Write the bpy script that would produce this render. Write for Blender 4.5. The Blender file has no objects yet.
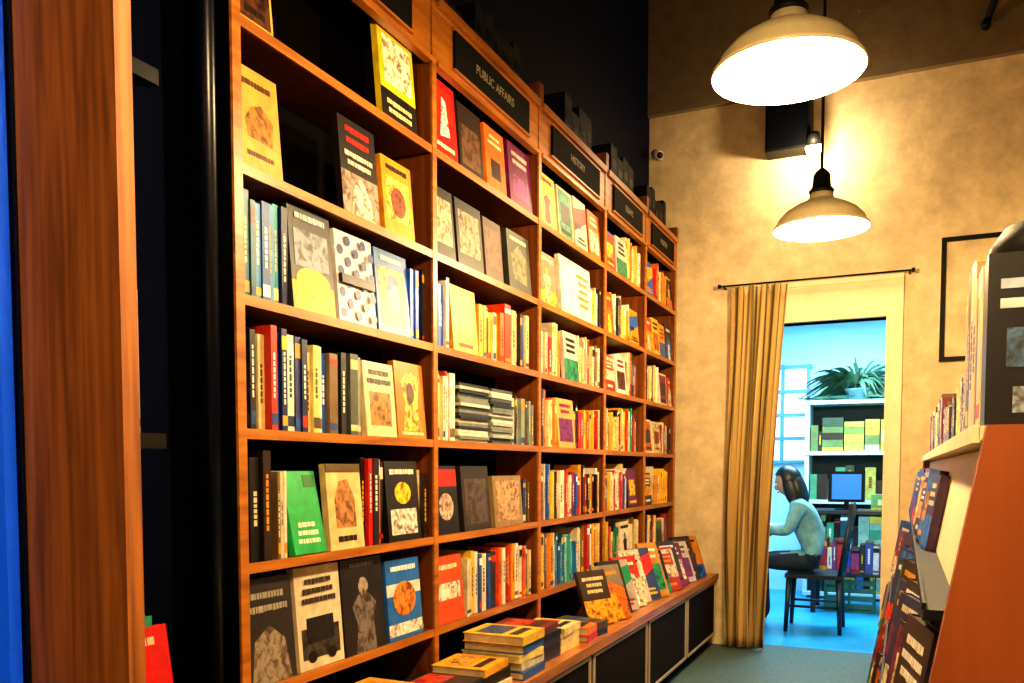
import bpy, math, random
from mathutils import Vector, Matrix
R = random.Random(11)
S = bpy.context.scene
COL = S.collection
EYE = 1.27

# ------------------------------------------------------------------ helpers
def hx(h):
    h = h.lstrip('#')
    o = []
    for i in (0, 2, 4):
        c = int(h[i:i+2], 16) / 255
        o.append(c/12.92 if c <= .04045 else ((c+.055)/1.055)**2.4)
    return tuple(o)

def new_mat(name):
    m = bpy.data.materials.new(name)
    m.use_nodes = True
    nt = m.node_tree
    b = nt.nodes['Principled BSDF']
    return m, nt, b

def plain(name, col, rough=.5, metal=0, emit=None, estr=0, noise=0.0, nscale=20, bump=0.0, spec=None):
    m, nt, b = new_mat(name)
    b.inputs['Base Color'].default_value = (*col, 1)
    b.inputs['Roughness'].default_value = rough
    b.inputs['Metallic'].default_value = metal
    if spec is not None:
        b.inputs['Specular IOR Level'].default_value = spec
    if emit:
        b.inputs['Emission Color'].default_value = (*emit, 1)
        b.inputs['Emission Strength'].default_value = estr
    if noise or bump:
        tc = nt.nodes.new('ShaderNodeTexCoord')
        n = nt.nodes.new('ShaderNodeTexNoise')
        n.inputs['Scale'].default_value = nscale
        n.inputs['Detail'].default_value = 10
        n.inputs['Roughness'].default_value = .65
        nt.links.new(tc.outputs['Object'], n.inputs['Vector'])
        if noise:
            r = nt.nodes.new('ShaderNodeValToRGB')
            r.color_ramp.elements[0].position = .3
            r.color_ramp.elements[1].position = .7
            r.color_ramp.elements[0].color = (*[c*(1-noise) for c in col], 1)
            r.color_ramp.elements[1].color = (*[min(1, c*(1+noise)) for c in col], 1)
            nt.links.new(n.outputs['Fac'], r.inputs['Fac'])
            nt.links.new(r.outputs['Color'], b.inputs['Base Color'])
        if bump:
            bp = nt.nodes.new('ShaderNodeBump')
            bp.inputs['Strength'].default_value = bump
            bp.inputs['Distance'].default_value = .01
            nt.links.new(n.outputs['Fac'], bp.inputs['Height'])
            nt.links.new(bp.outputs['Normal'], b.inputs['Normal'])
    return m

def wood(name, c1, c2, axis='Z', rough=.35, scale=14):
    m, nt, b = new_mat(name)
    tc = nt.nodes.new('ShaderNodeTexCoord')
    mp = nt.nodes.new('ShaderNodeMapping')
    sc = {'X': (.08, 1, 1), 'Y': (1, .08, 1), 'Z': (1, 1, .05)}[axis]
    mp.inputs['Scale'].default_value = sc
    n = nt.nodes.new('ShaderNodeTexNoise')
    n.inputs['Scale'].default_value = scale*3
    n.inputs['Detail'].default_value = 8
    n.inputs['Distortion'].default_value = .4
    r = nt.nodes.new('ShaderNodeValToRGB')
    r.color_ramp.elements[0].position = .3
    r.color_ramp.elements[1].position = .7
    r.color_ramp.elements[0].color = (*c1, 1)
    r.color_ramp.elements[1].color = (*c2, 1)
    nt.links.new(tc.outputs['Object'], mp.inputs['Vector'])
    nt.links.new(mp.outputs['Vector'], n.inputs['Vector'])
    nt.links.new(n.outputs['Fac'], r.inputs['Fac'])
    nt.links.new(r.outputs['Color'], b.inputs['Base Color'])
    b.inputs['Roughness'].default_value = rough
    return m

def attr_mat(name, art=False, rough=.4):
    m, nt, b = new_mat(name)
    a = nt.nodes.new('ShaderNodeAttribute')
    a.attribute_name = 'Col'
    b.inputs['Roughness'].default_value = rough
    tc = nt.nodes.new('ShaderNodeTexCoord')
    n = nt.nodes.new('ShaderNodeTexNoise')
    n.inputs['Scale'].default_value = 38 if art else 18
    n.inputs['Detail'].default_value = 6
    n.inputs['Distortion'].default_value = .8
    nt.links.new(tc.outputs['Object'], n.inputs['Vector'])
    r = nt.nodes.new('ShaderNodeValToRGB')
    r.color_ramp.elements[0].position = .36 if art else .3
    r.color_ramp.elements[1].position = .56 if art else .7
    r.color_ramp.elements[0].color = (.22, .14, .1, 1) if art else (.65, .62, .58, 1)
    r.color_ramp.elements[1].color = (1, 1, 1, 1)
    nt.links.new(n.outputs['Fac'], r.inputs['Fac'])
    mx = nt.nodes.new('ShaderNodeMix')
    mx.data_type = 'RGBA'
    mx.blend_type = 'MULTIPLY'
    mx.inputs[0].default_value = 1
    nt.links.new(a.outputs['Color'], mx.inputs[6])
    nt.links.new(r.outputs['Color'], mx.inputs[7])
    nt.links.new(mx.outputs[2], b.inputs['Base Color'])
    return m

class MB:
    def __init__(s, name, mats):
        s.n, s.mats = name, mats
        s.v, s.f, s.c, s.m = [], [], [], []
        s.smooth = []
    def poly(s, verts, faces, col=(1, 1, 1), mat=0, M=None, smooth=False):
        o = len(s.v)
        for p in verts:
            p = Vector(p)
            if M is not None:
                p = M @ p
            s.v.append(tuple(p))
        for f in faces:
            s.f.append([o+i for i in f])
            s.c.append(col); s.m.append(mat); s.smooth.append(smooth)
    def box(s, x0, x1, y0, y1, z0, z1, col=(1, 1, 1), mat=0, M=None):
        V = [(x0,y0,z0),(x1,y0,z0),(x1,y1,z0),(x0,y1,z0),(x0,y0,z1),(x1,y0,z1),(x1,y1,z1),(x0,y1,z1)]
        F = [(0,3,2,1),(4,5,6,7),(0,1,5,4),(1,2,6,5),(2,3,7,6),(3,0,4,7)]
        s.poly(V, F, col, mat, M)
    def disc(s, ca, cb, ra, rb, c, col, mat=0, M=None, n=20):
        V = [(ca+ra*math.cos(2*math.pi*i/n), cb+rb*math.sin(2*math.pi*i/n), c) for i in range(n)]
        s.poly(V, [tuple(range(n))], col, mat, M)
    def lathe(s, prof, n=32, col=(1,1,1), mats=None, M=None, mat=0, smooth=True):
        k = len(prof)
        o = len(s.v)
        for i in range(n):
            a = 2*math.pi*i/n
            for r, z in prof:
                p = Vector((r*math.cos(a), r*math.sin(a), z))
                if M is not None: p = M @ p
                s.v.append(tuple(p))
        for i in range(n):
            j = (i+1) % n
            for q in range(k-1):
                s.f.append([o+i*k+q, o+j*k+q, o+j*k+q+1, o+i*k+q+1])
                s.c.append(col); s.m.append(mats[q] if mats else mat); s.smooth.append(smooth)
    def tube(s, p0, p1, r, n=12, col=(1,1,1), mat=0, r2=None):
        p0, p1 = Vector(p0), Vector(p1)
        d = p1-p0
        q = d.to_track_quat('Z', 'Y').to_matrix().to_4x4()
        M = Matrix.Translation(p0) @ q
        r2 = r if r2 is None else r2
        s.lathe([(0.0001, 0), (r, 0), (r2, d.length), (0.0001, d.length)], n, col, None, M, mat)
    def build(s, parent=None):
        me = bpy.data.meshes.new(s.n)
        me.from_pydata(s.v, [], s.f)
        for m in s.mats: me.materials.append(m)
        ca = me.color_attributes.new('Col', 'FLOAT_COLOR', 'CORNER')
        buf = []
        for i, p in enumerate(me.polygons):
            p.material_index = s.m[i]
            p.use_smooth = s.smooth[i]
            buf += list((*s.c[i], 1)) * p.loop_total
        ca.data.foreach_set('color', buf)
        me.update()
        ob = bpy.data.objects.new(s.n, me)
        COL.objects.link(ob)
        if parent: ob.parent = parent
        return ob

def empty(name, loc=(0, 0, 0)):
    e = bpy.data.objects.new(name, None)
    e.location = loc
    e.empty_display_size = .1
    COL.objects.link(e)
    return e

def basis(o, a, b, c):
    a, b, c = Vector(a).normalized(), Vector(b).normalized(), Vector(c).normalized()
    return Matrix(((a.x, b.x, c.x, o[0]), (a.y, b.y, c.y, o[1]), (a.z, b.z, c.z, o[2]), (0, 0, 0, 1)))

# ------------------------------------------------------------------ materials
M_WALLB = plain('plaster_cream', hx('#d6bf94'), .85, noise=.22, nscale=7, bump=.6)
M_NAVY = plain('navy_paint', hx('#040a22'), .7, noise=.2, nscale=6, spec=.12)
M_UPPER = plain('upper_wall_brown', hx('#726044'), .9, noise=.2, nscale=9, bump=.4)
M_CEIL = plain('ceiling_charcoal', hx('#2a2620'), .9, noise=.15, nscale=4)
M_FLOOR = plain('floor_carpet', hx('#465a54'), .7, noise=.3, nscale=30, bump=.3)
M_OWALL = plain('office_wall_paint', hx('#a4daf0'), .8, noise=.05, nscale=3)
M_OFLOOR = plain('office_floor_blue', hx('#2094c4'), .35, noise=.3, nscale=3)
M_CREAM = plain('cream_paint', hx('#ecdcb0'), .6, noise=.08, nscale=8)
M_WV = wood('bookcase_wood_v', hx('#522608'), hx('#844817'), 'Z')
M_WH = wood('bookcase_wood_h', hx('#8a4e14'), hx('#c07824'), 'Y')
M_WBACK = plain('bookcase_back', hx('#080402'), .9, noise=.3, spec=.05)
M_PANEL = wood('side_panel_wood', hx('#663812'), hx('#a4642a'), 'Z', .5, 20)
M_ORANGE = wood('slanted_panel_wood', hx('#8c4410'), hx('#9c4e16'), 'Z', .5, 8)
M_BLACK = plain('black_gloss', hx('#05060a'), .35, spec=.3)
M_BLKM = plain('black_matte', hx('#0a0a0a'), .6, spec=.2)
M_BLUE = plain('blue_board_glow', hx('#0a50d8'), .5, noise=.1, emit=(.004, .09, .6), estr=.4)  # board is no lamp; emission added so the blue stays bright under warm light
M_BOOK = attr_mat('book_cloth')
M_ART = attr_mat('book_cover_art', True)
M_WHITE = plain('white_enamel', hx('#f4efe2'), .35)
M_SHADE = plain('shade_outer_enamel', hx('#c8b890'), .3, noise=.08)
M_BULB = plain('bulb_glow', (1, .9, .7), .5, emit=(1, .82, .52), estr=25)
M_TEXT = plain('sign_lettering', hx('#8c8060'), .5)
M_SIGN = plain('sign_board_dark', hx('#0a0806'), .7, spec=.1)
M_DARKCAB = plain('cabinet_front_dark', hx('#160e08'), .8, noise=.3, spec=.1)
M_TRIM = plain('cabinet_trim', hx('#b8a484'), .4)

# ------------------------------------------------------------------ room shell
XL, YB, ZC = -1.73, 6.15, 5.2
def shell(name, boxes, mat):
    mb = MB(name, [mat])
    for b in boxes: mb.box(*b)
    return mb.build()
shell('floor', [(XL-.1, 2.6, -2.6, YB+.12, -.1, 0)], M_FLOOR)
shell('ceiling', [(XL-.1, 2.6, -2.6, YB+.12, ZC, ZC+.1)], M_CEIL)
shell('wall_left', [(XL-.1, XL, -2.6, YB, 0, ZC)], M_NAVY)
DX0, DX1, DZ = -.92, -.123, 2.26
shell('wall_back', [(XL-.1, DX0, YB, YB+.12, 0, ZC), (DX1, 2.6, YB, YB+.12, 0, ZC),
                    (DX0, DX1, YB, YB+.12, DZ, ZC)], M_WALLB)
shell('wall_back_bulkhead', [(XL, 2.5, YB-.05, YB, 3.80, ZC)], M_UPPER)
shell('wall_right', [(2.5, 2.6, -2.6, YB, 0, ZC)], M_WALLB)
shell('wall_front', [(XL-.1, 2.6, -2.7, -2.6, 0, ZC)], M_WALLB)
# office
shell('floor_office', [(-2.6, 1.5, YB+.12, 9.3, -.1, 0)], M_OFLOOR)
shell('ceiling_office', [(-2.6, 1.5, YB+.12, 9.3, 2.8, 2.9)], M_OWALL)
shell('wall_office_back', [(-2.6, 1.5, 9.2, 9.3, 0, 2.8)], M_OWALL)
shell('wall_office_left', [(-2.7, -2.6, YB+.12, 9.3, 0, 2.8)], M_OWALL)
shell('wall_office_right', [(1.5, 1.6, YB+.12, 9.3, 0, 2.8)], M_OWALL)
# door frame
mb = MB('door_frame', [M_CREAM])
y0, y1 = YB-.03, YB+.13
mb.box(DX1, DX1+.1, y0, y1, 0, DZ+.25)
mb.box(DX0-.1, DX0, y0, y1, 0, DZ+.25)
mb.box(DX0, DX1, y0, y1, DZ, DZ+.25)
mb.box(DX0-.1, DX1+.1, y0-.015, y0, DZ+.235, DZ+.275)
mb.box(DX0, DX1, y0-.01, y0, DZ, DZ+.03)
mb.box(DX1, DX1+.02, y0-.01, y0, 0, DZ)
mb.build()
mb = MB('baseboard_back', [M_BLKM])
mb.box(DX1+.1, 2.5, YB-.015, YB, 0, .09)
mb.build()

# ------------------------------------------------------------------ book builders
PAGE = hx('#d0bd90')
def rects_text(mb, M, a0, a1, b0, b1, c, col, lines):
    hgt = (b1-b0)/lines
    for i in range(lines):
        bb = b1-(i+1)*hgt
        ins = R.uniform(0, .18)*(a1-a0)
        a = a0+ins
        th = min(hgt*.6, .018)
        bm = bb+hgt*.5
        while a < a1-ins-.004:
            wl = R.uniform(.25, 1)*min(hgt, .024)
            e = min(a+wl, a1-ins)
            mb.box(a, e, bm-th/2*R.uniform(.7, 1), bm+th/2, c, c+.0006, col, 0, M)
            a = e+.003

def faceout(mb, M, w, h, t, col, art=None, page=PAGE):
    mb.box(0, w, 0, h, 0, .003, col, 0, M)
    mb.box(0, w, 0, h, t-.003, t, col, 0, M)
    mb.box(0, .003, 0, h, .003, t-.003, col, 0, M)
    mb.box(.003, w-.004, .004, h-.004, .003, t-.003, page, 0, M)
    if art is None: art = rand_art(col)
    for k, it in enumerate(art):
        c = t+.0006*(k+.5)
        if it[0] == 'r':
            _, a0, a1, b0, b1, cc, mt = it
            mb.box(a0*w, a1*w, b0*h, b1*h, t-.001, c, cc, mt, M)
        elif it[0] == 'e':
            _, ca, cb, ra, rb, cc, mt = it
            mb.disc(ca*w, cb*h, ra*w, rb*h, c, cc, mt, M)
        elif it[0] == 'p':
            _, pts_, cc, mt = it
            mb.poly([(a*w, b*h, c) for a, b in pts_], [tuple(range(len(pts_)))], cc, mt, M)
        elif it[0] == 't':
            _, a0, a1, b0, b1, cc, ln = it
            rects_text(mb, M, a0*w, a1*w, b0*h, b1*h, c, cc, ln)

LIGHTS = [hx(x) for x in ('#f2e6c0', '#fffbe8', '#f5c72e', '#e8d8a0', '#ffffff', '#e9a21c')]
def rand_art(col):
    lum = sum(col)/3
    fg = R.choice(LIGHTS) if lum < .3 else R.choice([hx('#1a1210'), hx('#9a1208'), hx('#10254a'), hx('#2a1a0a')])
    a2 = R.choice([hx('#f0a41c'), hx('#e0d0a8'), hx('#e02a10'), hx('#1e68c0'), hx('#1c8a60'), hx('#f0c030'), hx('#e8d8b8'), hx('#d86a18'), hx('#5a3018'), hx('#7a2060')])
    st = R.randint(0, 6)
    if st == 0:
        return [('r', .1, .9, .12, .6, a2, 1), ('t', .1, .9, .68, .92, fg, 2)]
    if st == 1:
        return [('p', [(0, 0), (1, 0), (1, .55), (.5, .7), (0, .35)], a2, 1), ('p', [(.3, 0), (.75, 0), (.62, .5), (.42, .45)], fg, 1), ('t', .12, .88, .76, .93, fg, 1)]
    if st == 2:
        return [('r', 0, 1, .0, .45, a2, 1), ('t', .1, .9, .55, .9, fg, 3)]
    if st == 3:
        return [('r', 0, 1, .3, .95, a2, 1), ('r', .12, .88, .6, .85, col, 0), ('t', .17, .83, .63, .82, fg, 2), ('t', .2, .8, .08, .2, fg, 1)]
    if st == 4:
        return [('r', .0, 1, .0, .3, a2, 1), ('p', [(.3, .08), (.66, .08), (.62, .4), (.7, .56), (.5, .62), (.3, .54), (.36, .36)], fg, 1), ('e', .49, .67, .09, .07, a2, 0), ('t', .1, .9, .8, .95, fg, 1)]
    if st == 5:
        return [('p', [(0, .3), (1, .6), (1, .9), (0, .75)], a2, 0), ('t', .1, .9, .08, .24, fg, 2), ('r', .1, .5, .4, .5, fg, 1)]
    return [('r', .06, .94, .05, .95, a2, 1), ('r', .2, .8, .3, .7, fg, 1), ('t', .1, .9, .08, .2, fg, 1)]

def spinebook(mb, M, t, h, d, col, deco=True):
    """a: 0..t thickness, b up, c: 0..d with the spine at c=d"""
    mb.box(0, .002, 0, h, 0, d, col, 0, M)
    mb.box(t-.002, t, 0, h, 0, d, col, 0, M)
    mb.box(.002, t-.002, 0, h, d-.003, d, col, 0, M)
    mb.box(.002, t-.002, .004, h-.004, .003, d-.003, PAGE, 0, M)
    if deco:
        lum = sum(col)/3
        fg = R.choice(LIGHTS) if lum < .28 else R.choice([hx('#241810'), hx('#8a1a0c'), hx('#123060'), hx('#5a4a38'), hx('#7a6a50')])
        k = R.random()
        i0, i1 = t*.35, t*.65
        if k < .65:
            b = h*R.uniform(.25, .4)
            e = h*R.uniform(.65, .85)
            while b < e:
                q = min(e, b+R.uniform(.008, .02))
                mb.box(i0, i1, b, q, d, d+.0006, fg, 0, M)
                b = q+.004
        if k > .35:
            mb.box(.0005, t-.0005, h*.06, h*R.uniform(.1, .2), d, d+.0006, R.choice([fg, hx('#c02818'), hx('#1c4a8a'), hx('#e8b020')]), 0, M)
        if k > .6:
            mb.box(.0005, t-.0005, h*R.uniform(.75, .88), h*.93, d, d+.0006, R.choice(LIGHTS+[hx('#c02818'), hx('#141014')]), 0, M)

PAL = {
 'mix': ['#ecd8a4', '#fff0c8', '#1a1a22', '#d02414', '#f8a01c', '#2058c0', '#e0c888', '#3a2418', '#f8c830', '#1c8a50', '#0f0d10', '#e8e0c8', '#e85a18', '#a01c10', '#f8e0a0', '#2a1c14', '#f4ecd8'],
 'dark': ['#121014', '#1c1614', '#2a1a14', '#0e1420', '#6a1410', '#604c34', '#0a0a0c', '#d8c498', '#1c2c68'],
 'light': ['#fff0c8', '#f8e4b4', '#fff6e0', '#f0d898', '#f8e088', '#e0d0a8', '#2a2a32', '#f8c838', '#c83018', '#fff0c8', '#245098', '#7a6038', '#f0981c'],
 'teal': ['#1f98a8', '#e8f0d8', '#2a80c0', '#98d8d0', '#1a5090', '#f0e4c0', '#40b0b0', '#1c6078'],
 'blue': ['#1240b8', '#1c2c68', '#f0e8d0', '#0e1424', '#2060d8', '#e0d0a8', '#101c50'],
 'warm': ['#f8a01c', '#ffc828', '#e04014', '#f8e4b8', '#c81c10', '#1a1210', '#ffb420', '#ffe8b8', '#f07018'],
 'red': ['#d01c10', '#141012', '#f88018', '#e03818', '#f0e0b8', '#1a1418'],
 'cd': ['#b8c0b0', '#7a847a', '#dcdccc', '#2a302c', '#909888', '#e8e4d0', '#1a1e1c', '#50584c'],
}
PAL = {k: [hx(x) for x in v] for k, v in PAL.items()}

XF = -1.5           # front plane of tall bookcase
def M_left(y, z, x=XF, tilt=0):
    b = Vector((-math.sin(tilt), 0, math.cos(tilt)))
    a = Vector((0, 1, 0))
    return basis((x, y, z), a, b, a.cross(b))

def FO(mb, y0, y1, z, h, col, art=None, tilt=.08, t=.022, x=None):
    x = (XF-.03) if x is None else x
    faceout(mb, M_left(y0, z+.0005, x, tilt), y1-y0, h, t, col, art)

def SP(mb, y0, y1, z, pal, h0=.185, h1=.265, t0=.013, t1=.042):
    y = y0
    hb = R.uniform(h0, h1)
    while y < y1-.012:
        t = min(R.choice([R.uniform(t0, (t0+t1)/2), R.uniform(t0, t1)]), y1-y)
        if R.random() < .5: hb = R.uniform(h0, h1)
        h = hb+R.uniform(-.006, .006)
        d = R.uniform(.13, .155)
        M = M_left(y, z+.0005, XF-.172+R.uniform(0, .01), 0)
        spinebook(mb, M, t-.0012, h, d, R.choice(PAL[pal]))
        y += t

# ------------------------------------------------------------------ tall bookcase
SH = [2.375, 2.02, 1.70, 1.367, 1.026, .698]
BY = [1.635, 2.61, 3.55, 4.47, 5.27, 6.05]
TOPZ = 2.875
bc = MB('tall_bookcase', [M_WV, M_WH, M_WBACK, M_BLACK, M_TRIM, M_SIGN])
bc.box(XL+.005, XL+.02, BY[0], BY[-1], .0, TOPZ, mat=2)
for i, y in enumerate(BY):
    a, b = (y, y+.024) if i == 0 else ((y-.024, y) if i == len(BY)-1 else (y-.011, y+.011))
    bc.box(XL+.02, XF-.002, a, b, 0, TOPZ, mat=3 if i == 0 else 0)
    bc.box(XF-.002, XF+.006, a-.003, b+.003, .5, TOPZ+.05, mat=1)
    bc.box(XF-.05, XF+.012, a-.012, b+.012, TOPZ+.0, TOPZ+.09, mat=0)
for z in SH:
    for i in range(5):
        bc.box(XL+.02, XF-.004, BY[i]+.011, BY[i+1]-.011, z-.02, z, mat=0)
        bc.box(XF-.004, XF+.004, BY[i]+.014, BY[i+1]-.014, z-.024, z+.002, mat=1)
bc.box(XL+.02, XF, BY[0]+.024, BY[-1]-.024, TOPZ-.03, TOPZ, mat=1)
for i in range(5):
    a, b = BY[i]+.02, BY[i+1]-.02
    bc.box(XF-.018, XF+.002, a, b, 2.655, TOPZ, mat=1)       # fascia
    bc.box(XF+.002, XF+.018, a, b, TOPZ-.02, TOPZ+.012, mat=1)
    bc.box(XF+.002, XF+.012, a, b, 2.655, 2.672, mat=1)
    c = (a+b)/2
    hw = .33 if i < 3 else .28
    bc.box(XF+.002, XF+.014, c-hw, c+hw, 2.695, 2.83, mat=5)
    bc.box(XF+.002, XF+.016, c-hw-.01, c+hw+.01, 2.83, 2.838, mat=1)
    bc.box(XF+.002, XF+.016, c-hw-.01, c+hw+.01, 2.687, 2.695, mat=1)
BC = bc.build()
for i, tx in enumerate(['FICTION', 'PUBLIC AFFAIRS', 'HISTORY', 'ESSAYS', 'POETRY']):
    cu = bpy.data.curves.new('sign_text', 'FONT')
    cu.body = tx
    cu.size = .048
    cu.extrude = .0008
    cu.align_x = 'CENTER'; cu.align_y = 'CENTER'
    cu.materials.append(M_TEXT)
    o = bpy.data.objects.new('sign_lettering', cu)
    o.matrix_world = basis((XF+.0145, (BY[i]+BY[i+1])/2, 2.762), (0, 1, 0), (0, 0, 1), (1, 0, 0))
    COL.objects.link(o)
    o.parent = BC

# ------------------------------------------------------------------ books on it
bk = MB('shelved_books', [M_BOOK, M_ART])
c = hx
# bay 1
FO(bk, 1.665, 1.80, SH[0], .27, c('#d8b050'))
FO(bk, 2.31, 2.52, SH[0], .30, c('#f0d028'), [('r', .0, 1, .0, .32, c('#141008'), 1), ('r', .12, .9, .4, .9, c('#fff6d0'), 1), ('t', .1, .9, .06, .24, c('#f0e0a0'), 2)])
FO(bk, 1.665, 1.83, SH[1], .26, c('#dca848'), [('p', [(.25, .32), (.8, .3), (.85, .55), (.6, .68), (.35, .62), (.2, .48)], c('#b07820'), 1), ('t', .15, .85, .12, .2, c('#5a3410'), 1), ('t', .15, .85, .8, .9, c('#5a3410'), 1)])
FO(bk, 2.10, 2.29, SH[1], .29, c('#1c1410'), [('r', .0, 1, .0, .45, c('#a89080'), 1), ('t', .08, .92, .72, .95, c('#e02a12'), 2), ('t', .1, .9, .5, .68, c('#e8dcc8'), 2), ('p', [(.2, 0), (.85, 0), (.7, .32), (.5, .42), (.3, .3)], c('#e8d8c0'), 1)])
FO(bk, 2.32, 2.50, SH[1], .245, c('#f09c18'), [('r', .12, .88, .2, .75, c('#f8d860'), 1), ('e', .5, .45, .25, .2, c('#8a4410'), 1), ('t', .1, .9, .82, .93, c('#3a1808'), 1)])
SP(bk, 1.662, 1.84, SH[2], 'teal', .22, .27, .018, .034)
SP(bk, 1.84, 1.865, SH[2], 'blue', .26, .28)
FO(bk, 1.868, 2.055, SH[2], .29, c('#2e3238'), [('r', 0, 1, 0, .28, c('#f8b010'), 0), ('e', .5, .3, .4, .13, c('#ffc820'), 0), ('r', .1, .9, .42, .78, c('#7a8898'), 1), ('t', .1, .9, .85, .95, c('#c0c8d0'), 1)])
dots = [('e', .12+.19*a, .1+.115*b, .08, .055, c('#1c2470'), 0) for a in range(5) for b in range(8) if (a+b) % 2 == 0]
FO(bk, 2.075, 2.265, SH[2], .27, c('#e0dce0'), dots+[('r', .05, .95, .42, .52, c('#14143a'), 1)])
FO(bk, 2.28, 2.47, SH[2], .265, c('#3a68a8'), [('r', .1, .9, .1, .8, c('#d8a058'), 1), ('p', [(.3, .3), (.7, .35), (.65, .7), (.4, .72)], c('#1e4a9a'), 1), ('t', .1, .9, .85, .95, c('#e8e0d0'), 1)])
SP(bk, 2.475, 2.59, SH[2], 'blue', .22, .26)
SP(bk, 1.662, 1.72, SH[3], 'dark', .25, .28, .018, .028)
SP(bk, 1.72, 1.80, SH[3], 'light', .24, .28, .02, .04)
SP(bk, 1.80, 1.93, SH[3], 'blue', .25, .28, .02, .04)
SP(bk, 1.93, 2.09, SH[3], 'light', .22, .28, .02, .045)
SP(bk, 2.09, 2.20, SH[3], 'cd', .2, .25)
FO(bk, 2.21, 2.38, SH[3], .235, c('#e8d4a0'), [('r', .15, .85, .15, .6, c('#b07a28'), 1), ('t', .1, .9, .68, .92, c('#201008'), 2)])
FO(bk, 2.39, 2.57, SH[3], .255, c('#c08018'), [('p', [(.2, .1), (.8, .1), (.75, .5), (.85, .8), (.5, .9), (.2, .75), (.3, .45)], c('#f8cc50'), 1), ('e', .5, .6, .14, .14, c('#5a3410'), 1), ('t', .1, .9, .03, .1, c('#fff0c0'), 1)])
SP(bk, 1.662, 1.79, SH[4], 'dark', .26, .3, .03, .045)
SP(bk, 1.79, 1.85, SH[4], 'light', .22, .25, .01, .02)
FO(bk, 1.855, 1.995, SH[4], .235, c('#12a850'), [('t', .12, .88, .1, .4, c('#e8f5d8'), 3), ('r', .6, .95, .8, .95, c('#0a6a2a'), 0)], tilt=.2, x=XF-.025)
FO(bk, 2.02, 2.19, SH[4], .255, c('#e8d090'), [('p', [(.2, .25), (.8, .25), (.78, .6), (.6, .82), (.35, .8), (.2, .6)], c('#b88048'), 1), ('t', .1, .9, .06, .18, c('#201008'), 1), ('r', 0, 1, .9, 1, c('#5a4a20'), 0)])
SP(bk, 2.20, 2.32, SH[4], 'red', .24, .28, .02, .04)
FO(bk, 2.33, 2.53, SH[4], .265, c('#141210'), [('r', .1, .9, .08, .4, c('#e8e0d0'), 1), ('e', .5, .6, .25, .14, c('#f8d020'), 1), ('t', .1, .9, .8, .93, c('#f0e8d0'), 1)])
SP(bk, 2.54, 2.59, SH[4], 'dark', .2, .24)
FO(bk, 1.665, 1.86, SH[5], .28, c('#2c2826'), [('p', [(.1, 0), (.9, 0), (.8, .4), (.5, .55), (.2, .42)], c('#988a78'), 1), ('t', .1, .9, .65, .9, c('#b0a898'), 2)])
FO(bk, 1.875, 2.08, SH[5], .29, c('#e8dcb8'), [('r', .08, .92, .1, .4, c('#45403a'), 1), ('r', .2, .8, .25, .5, c('#181614'), 1), ('e', .28, .12, .1, .06, c('#0c0c0c'), 0), ('e', .72, .12, .1, .06, c('#0c0c0c'), 0), ('t', .1, .9, .62, .9, c('#403830'), 3)])
FO(bk, 2.09, 2.31, SH[5], .29, c('#1c1a18'), [('p', [(.25, 0), (.75, 0), (.7, .35), (.8, .5), (.62, .62), (.38, .62), (.22, .5), (.32, .3)], c('#78706a'), 1), ('e', .5, .7, .12, .1, c('#a89888'), 1), ('t', .1, .9, .9, .97, c('#8a8478'), 1)])
FO(bk, 2.33, 2.54, SH[5], .265, c('#1e68b8'), [('r', .0, 1, .55, .7, c('#f0e8d8'), 0), ('e', .5, .5, .33, .22, c('#f09030'), 1), ('r', .0, 1, .05, .2, c('#f0e8d8'), 1), ('t', .1, .9, .82, .95, c('#ffffff'), 1)])
# bay 2
FO(bk, 2.63, 2.81, SH[0], .27, c('#c81410'), [('r', .1, .9, .5, .9, c('#f03020'), 0), ('p', [(.3, .25), (.7, .3), (.6, .75), (.45, .8)], c('#fff0e0'), 1), ('t', .1, .9, .08, .18, c('#fff0d0'), 1)])
FO(bk, 2.83, 3.02, SH[0], .25, c('#2c2018'), [('r', .1, .9, .1, .7, c('#6a4a30'), 1)])
FO(bk, 3.05, 3.23, SH[0], .25, c('#e87018'), [('r', .25, .75, .2, .5, c('#3a1408'), 1), ('t', .1, .9, .7, .9, c('#ffe8b0'), 2)])
FO(bk, 3.27, 3.50, SH[0], .26, c('#701850'), [('r', .15, .85, .15, .5, c('#a03888'), 1), ('t', .1, .9, .65, .9, c('#f0d0c0'), 2)])
FO(bk, 2.63, 2.79, SH[1], .25, c('#1c1c1c'), [('r', .1, .9, .2, .85, c('#b8a888'), 1)])
FO(bk, 2.81, 3.02, SH[1], .25, c('#1a1814'), [('r', .1, .9, .2, .85, c('#988868'), 1)])
FO(bk, 3.04, 3.20, SH[1], .24, c('#4a2c18'), [('r', .1, .9, .2, .85, c('#784828'), 1)])
FO(bk, 3.26, 3.49, SH[1], .25, c('#383c2c'), [('p', [(.2, .2), (.8, .15), (.85, .6), (.5, .8), (.15, .6)], c('#7a7a58'), 1), ('t', .1, .9, .82, .93, c('#d8d0a8'), 1)])
SP(bk, 2.63, 2.76, SH[2], 'mix', .22, .26)
FO(bk, 2.77, 2.97, SH[2], .245, c('#f8b018'), [('r', .15, .85, .3, .85, c('#f8d848'), 1), ('t', .1, .9, .06, .16, c('#a02808'), 1)])
SP(bk, 2.98, 3.3, SH[2], 'warm', .19, .25, .02, .06)
SP(bk, 3.3, 3.52, SH[2], 'mix', .19, .25, .02, .05)
SP(bk, 2.63, 2.80, SH[3], 'light', .22, .26)
for k in range(18):
    for (ya, w) in ((2.82, .25), (3.10, .2)):
        zz = SH[3]+.0005+k*.0125
        bk.box(XF-.17, XF-.015+R.uniform(-.008, .008), ya+R.uniform(-.005, .005), ya+w, zz, zz+.0115, R.choice(PAL['cd']), 0)
SP(bk, 3.32, 3.52, SH[3], 'cd', .17, .22)
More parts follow.
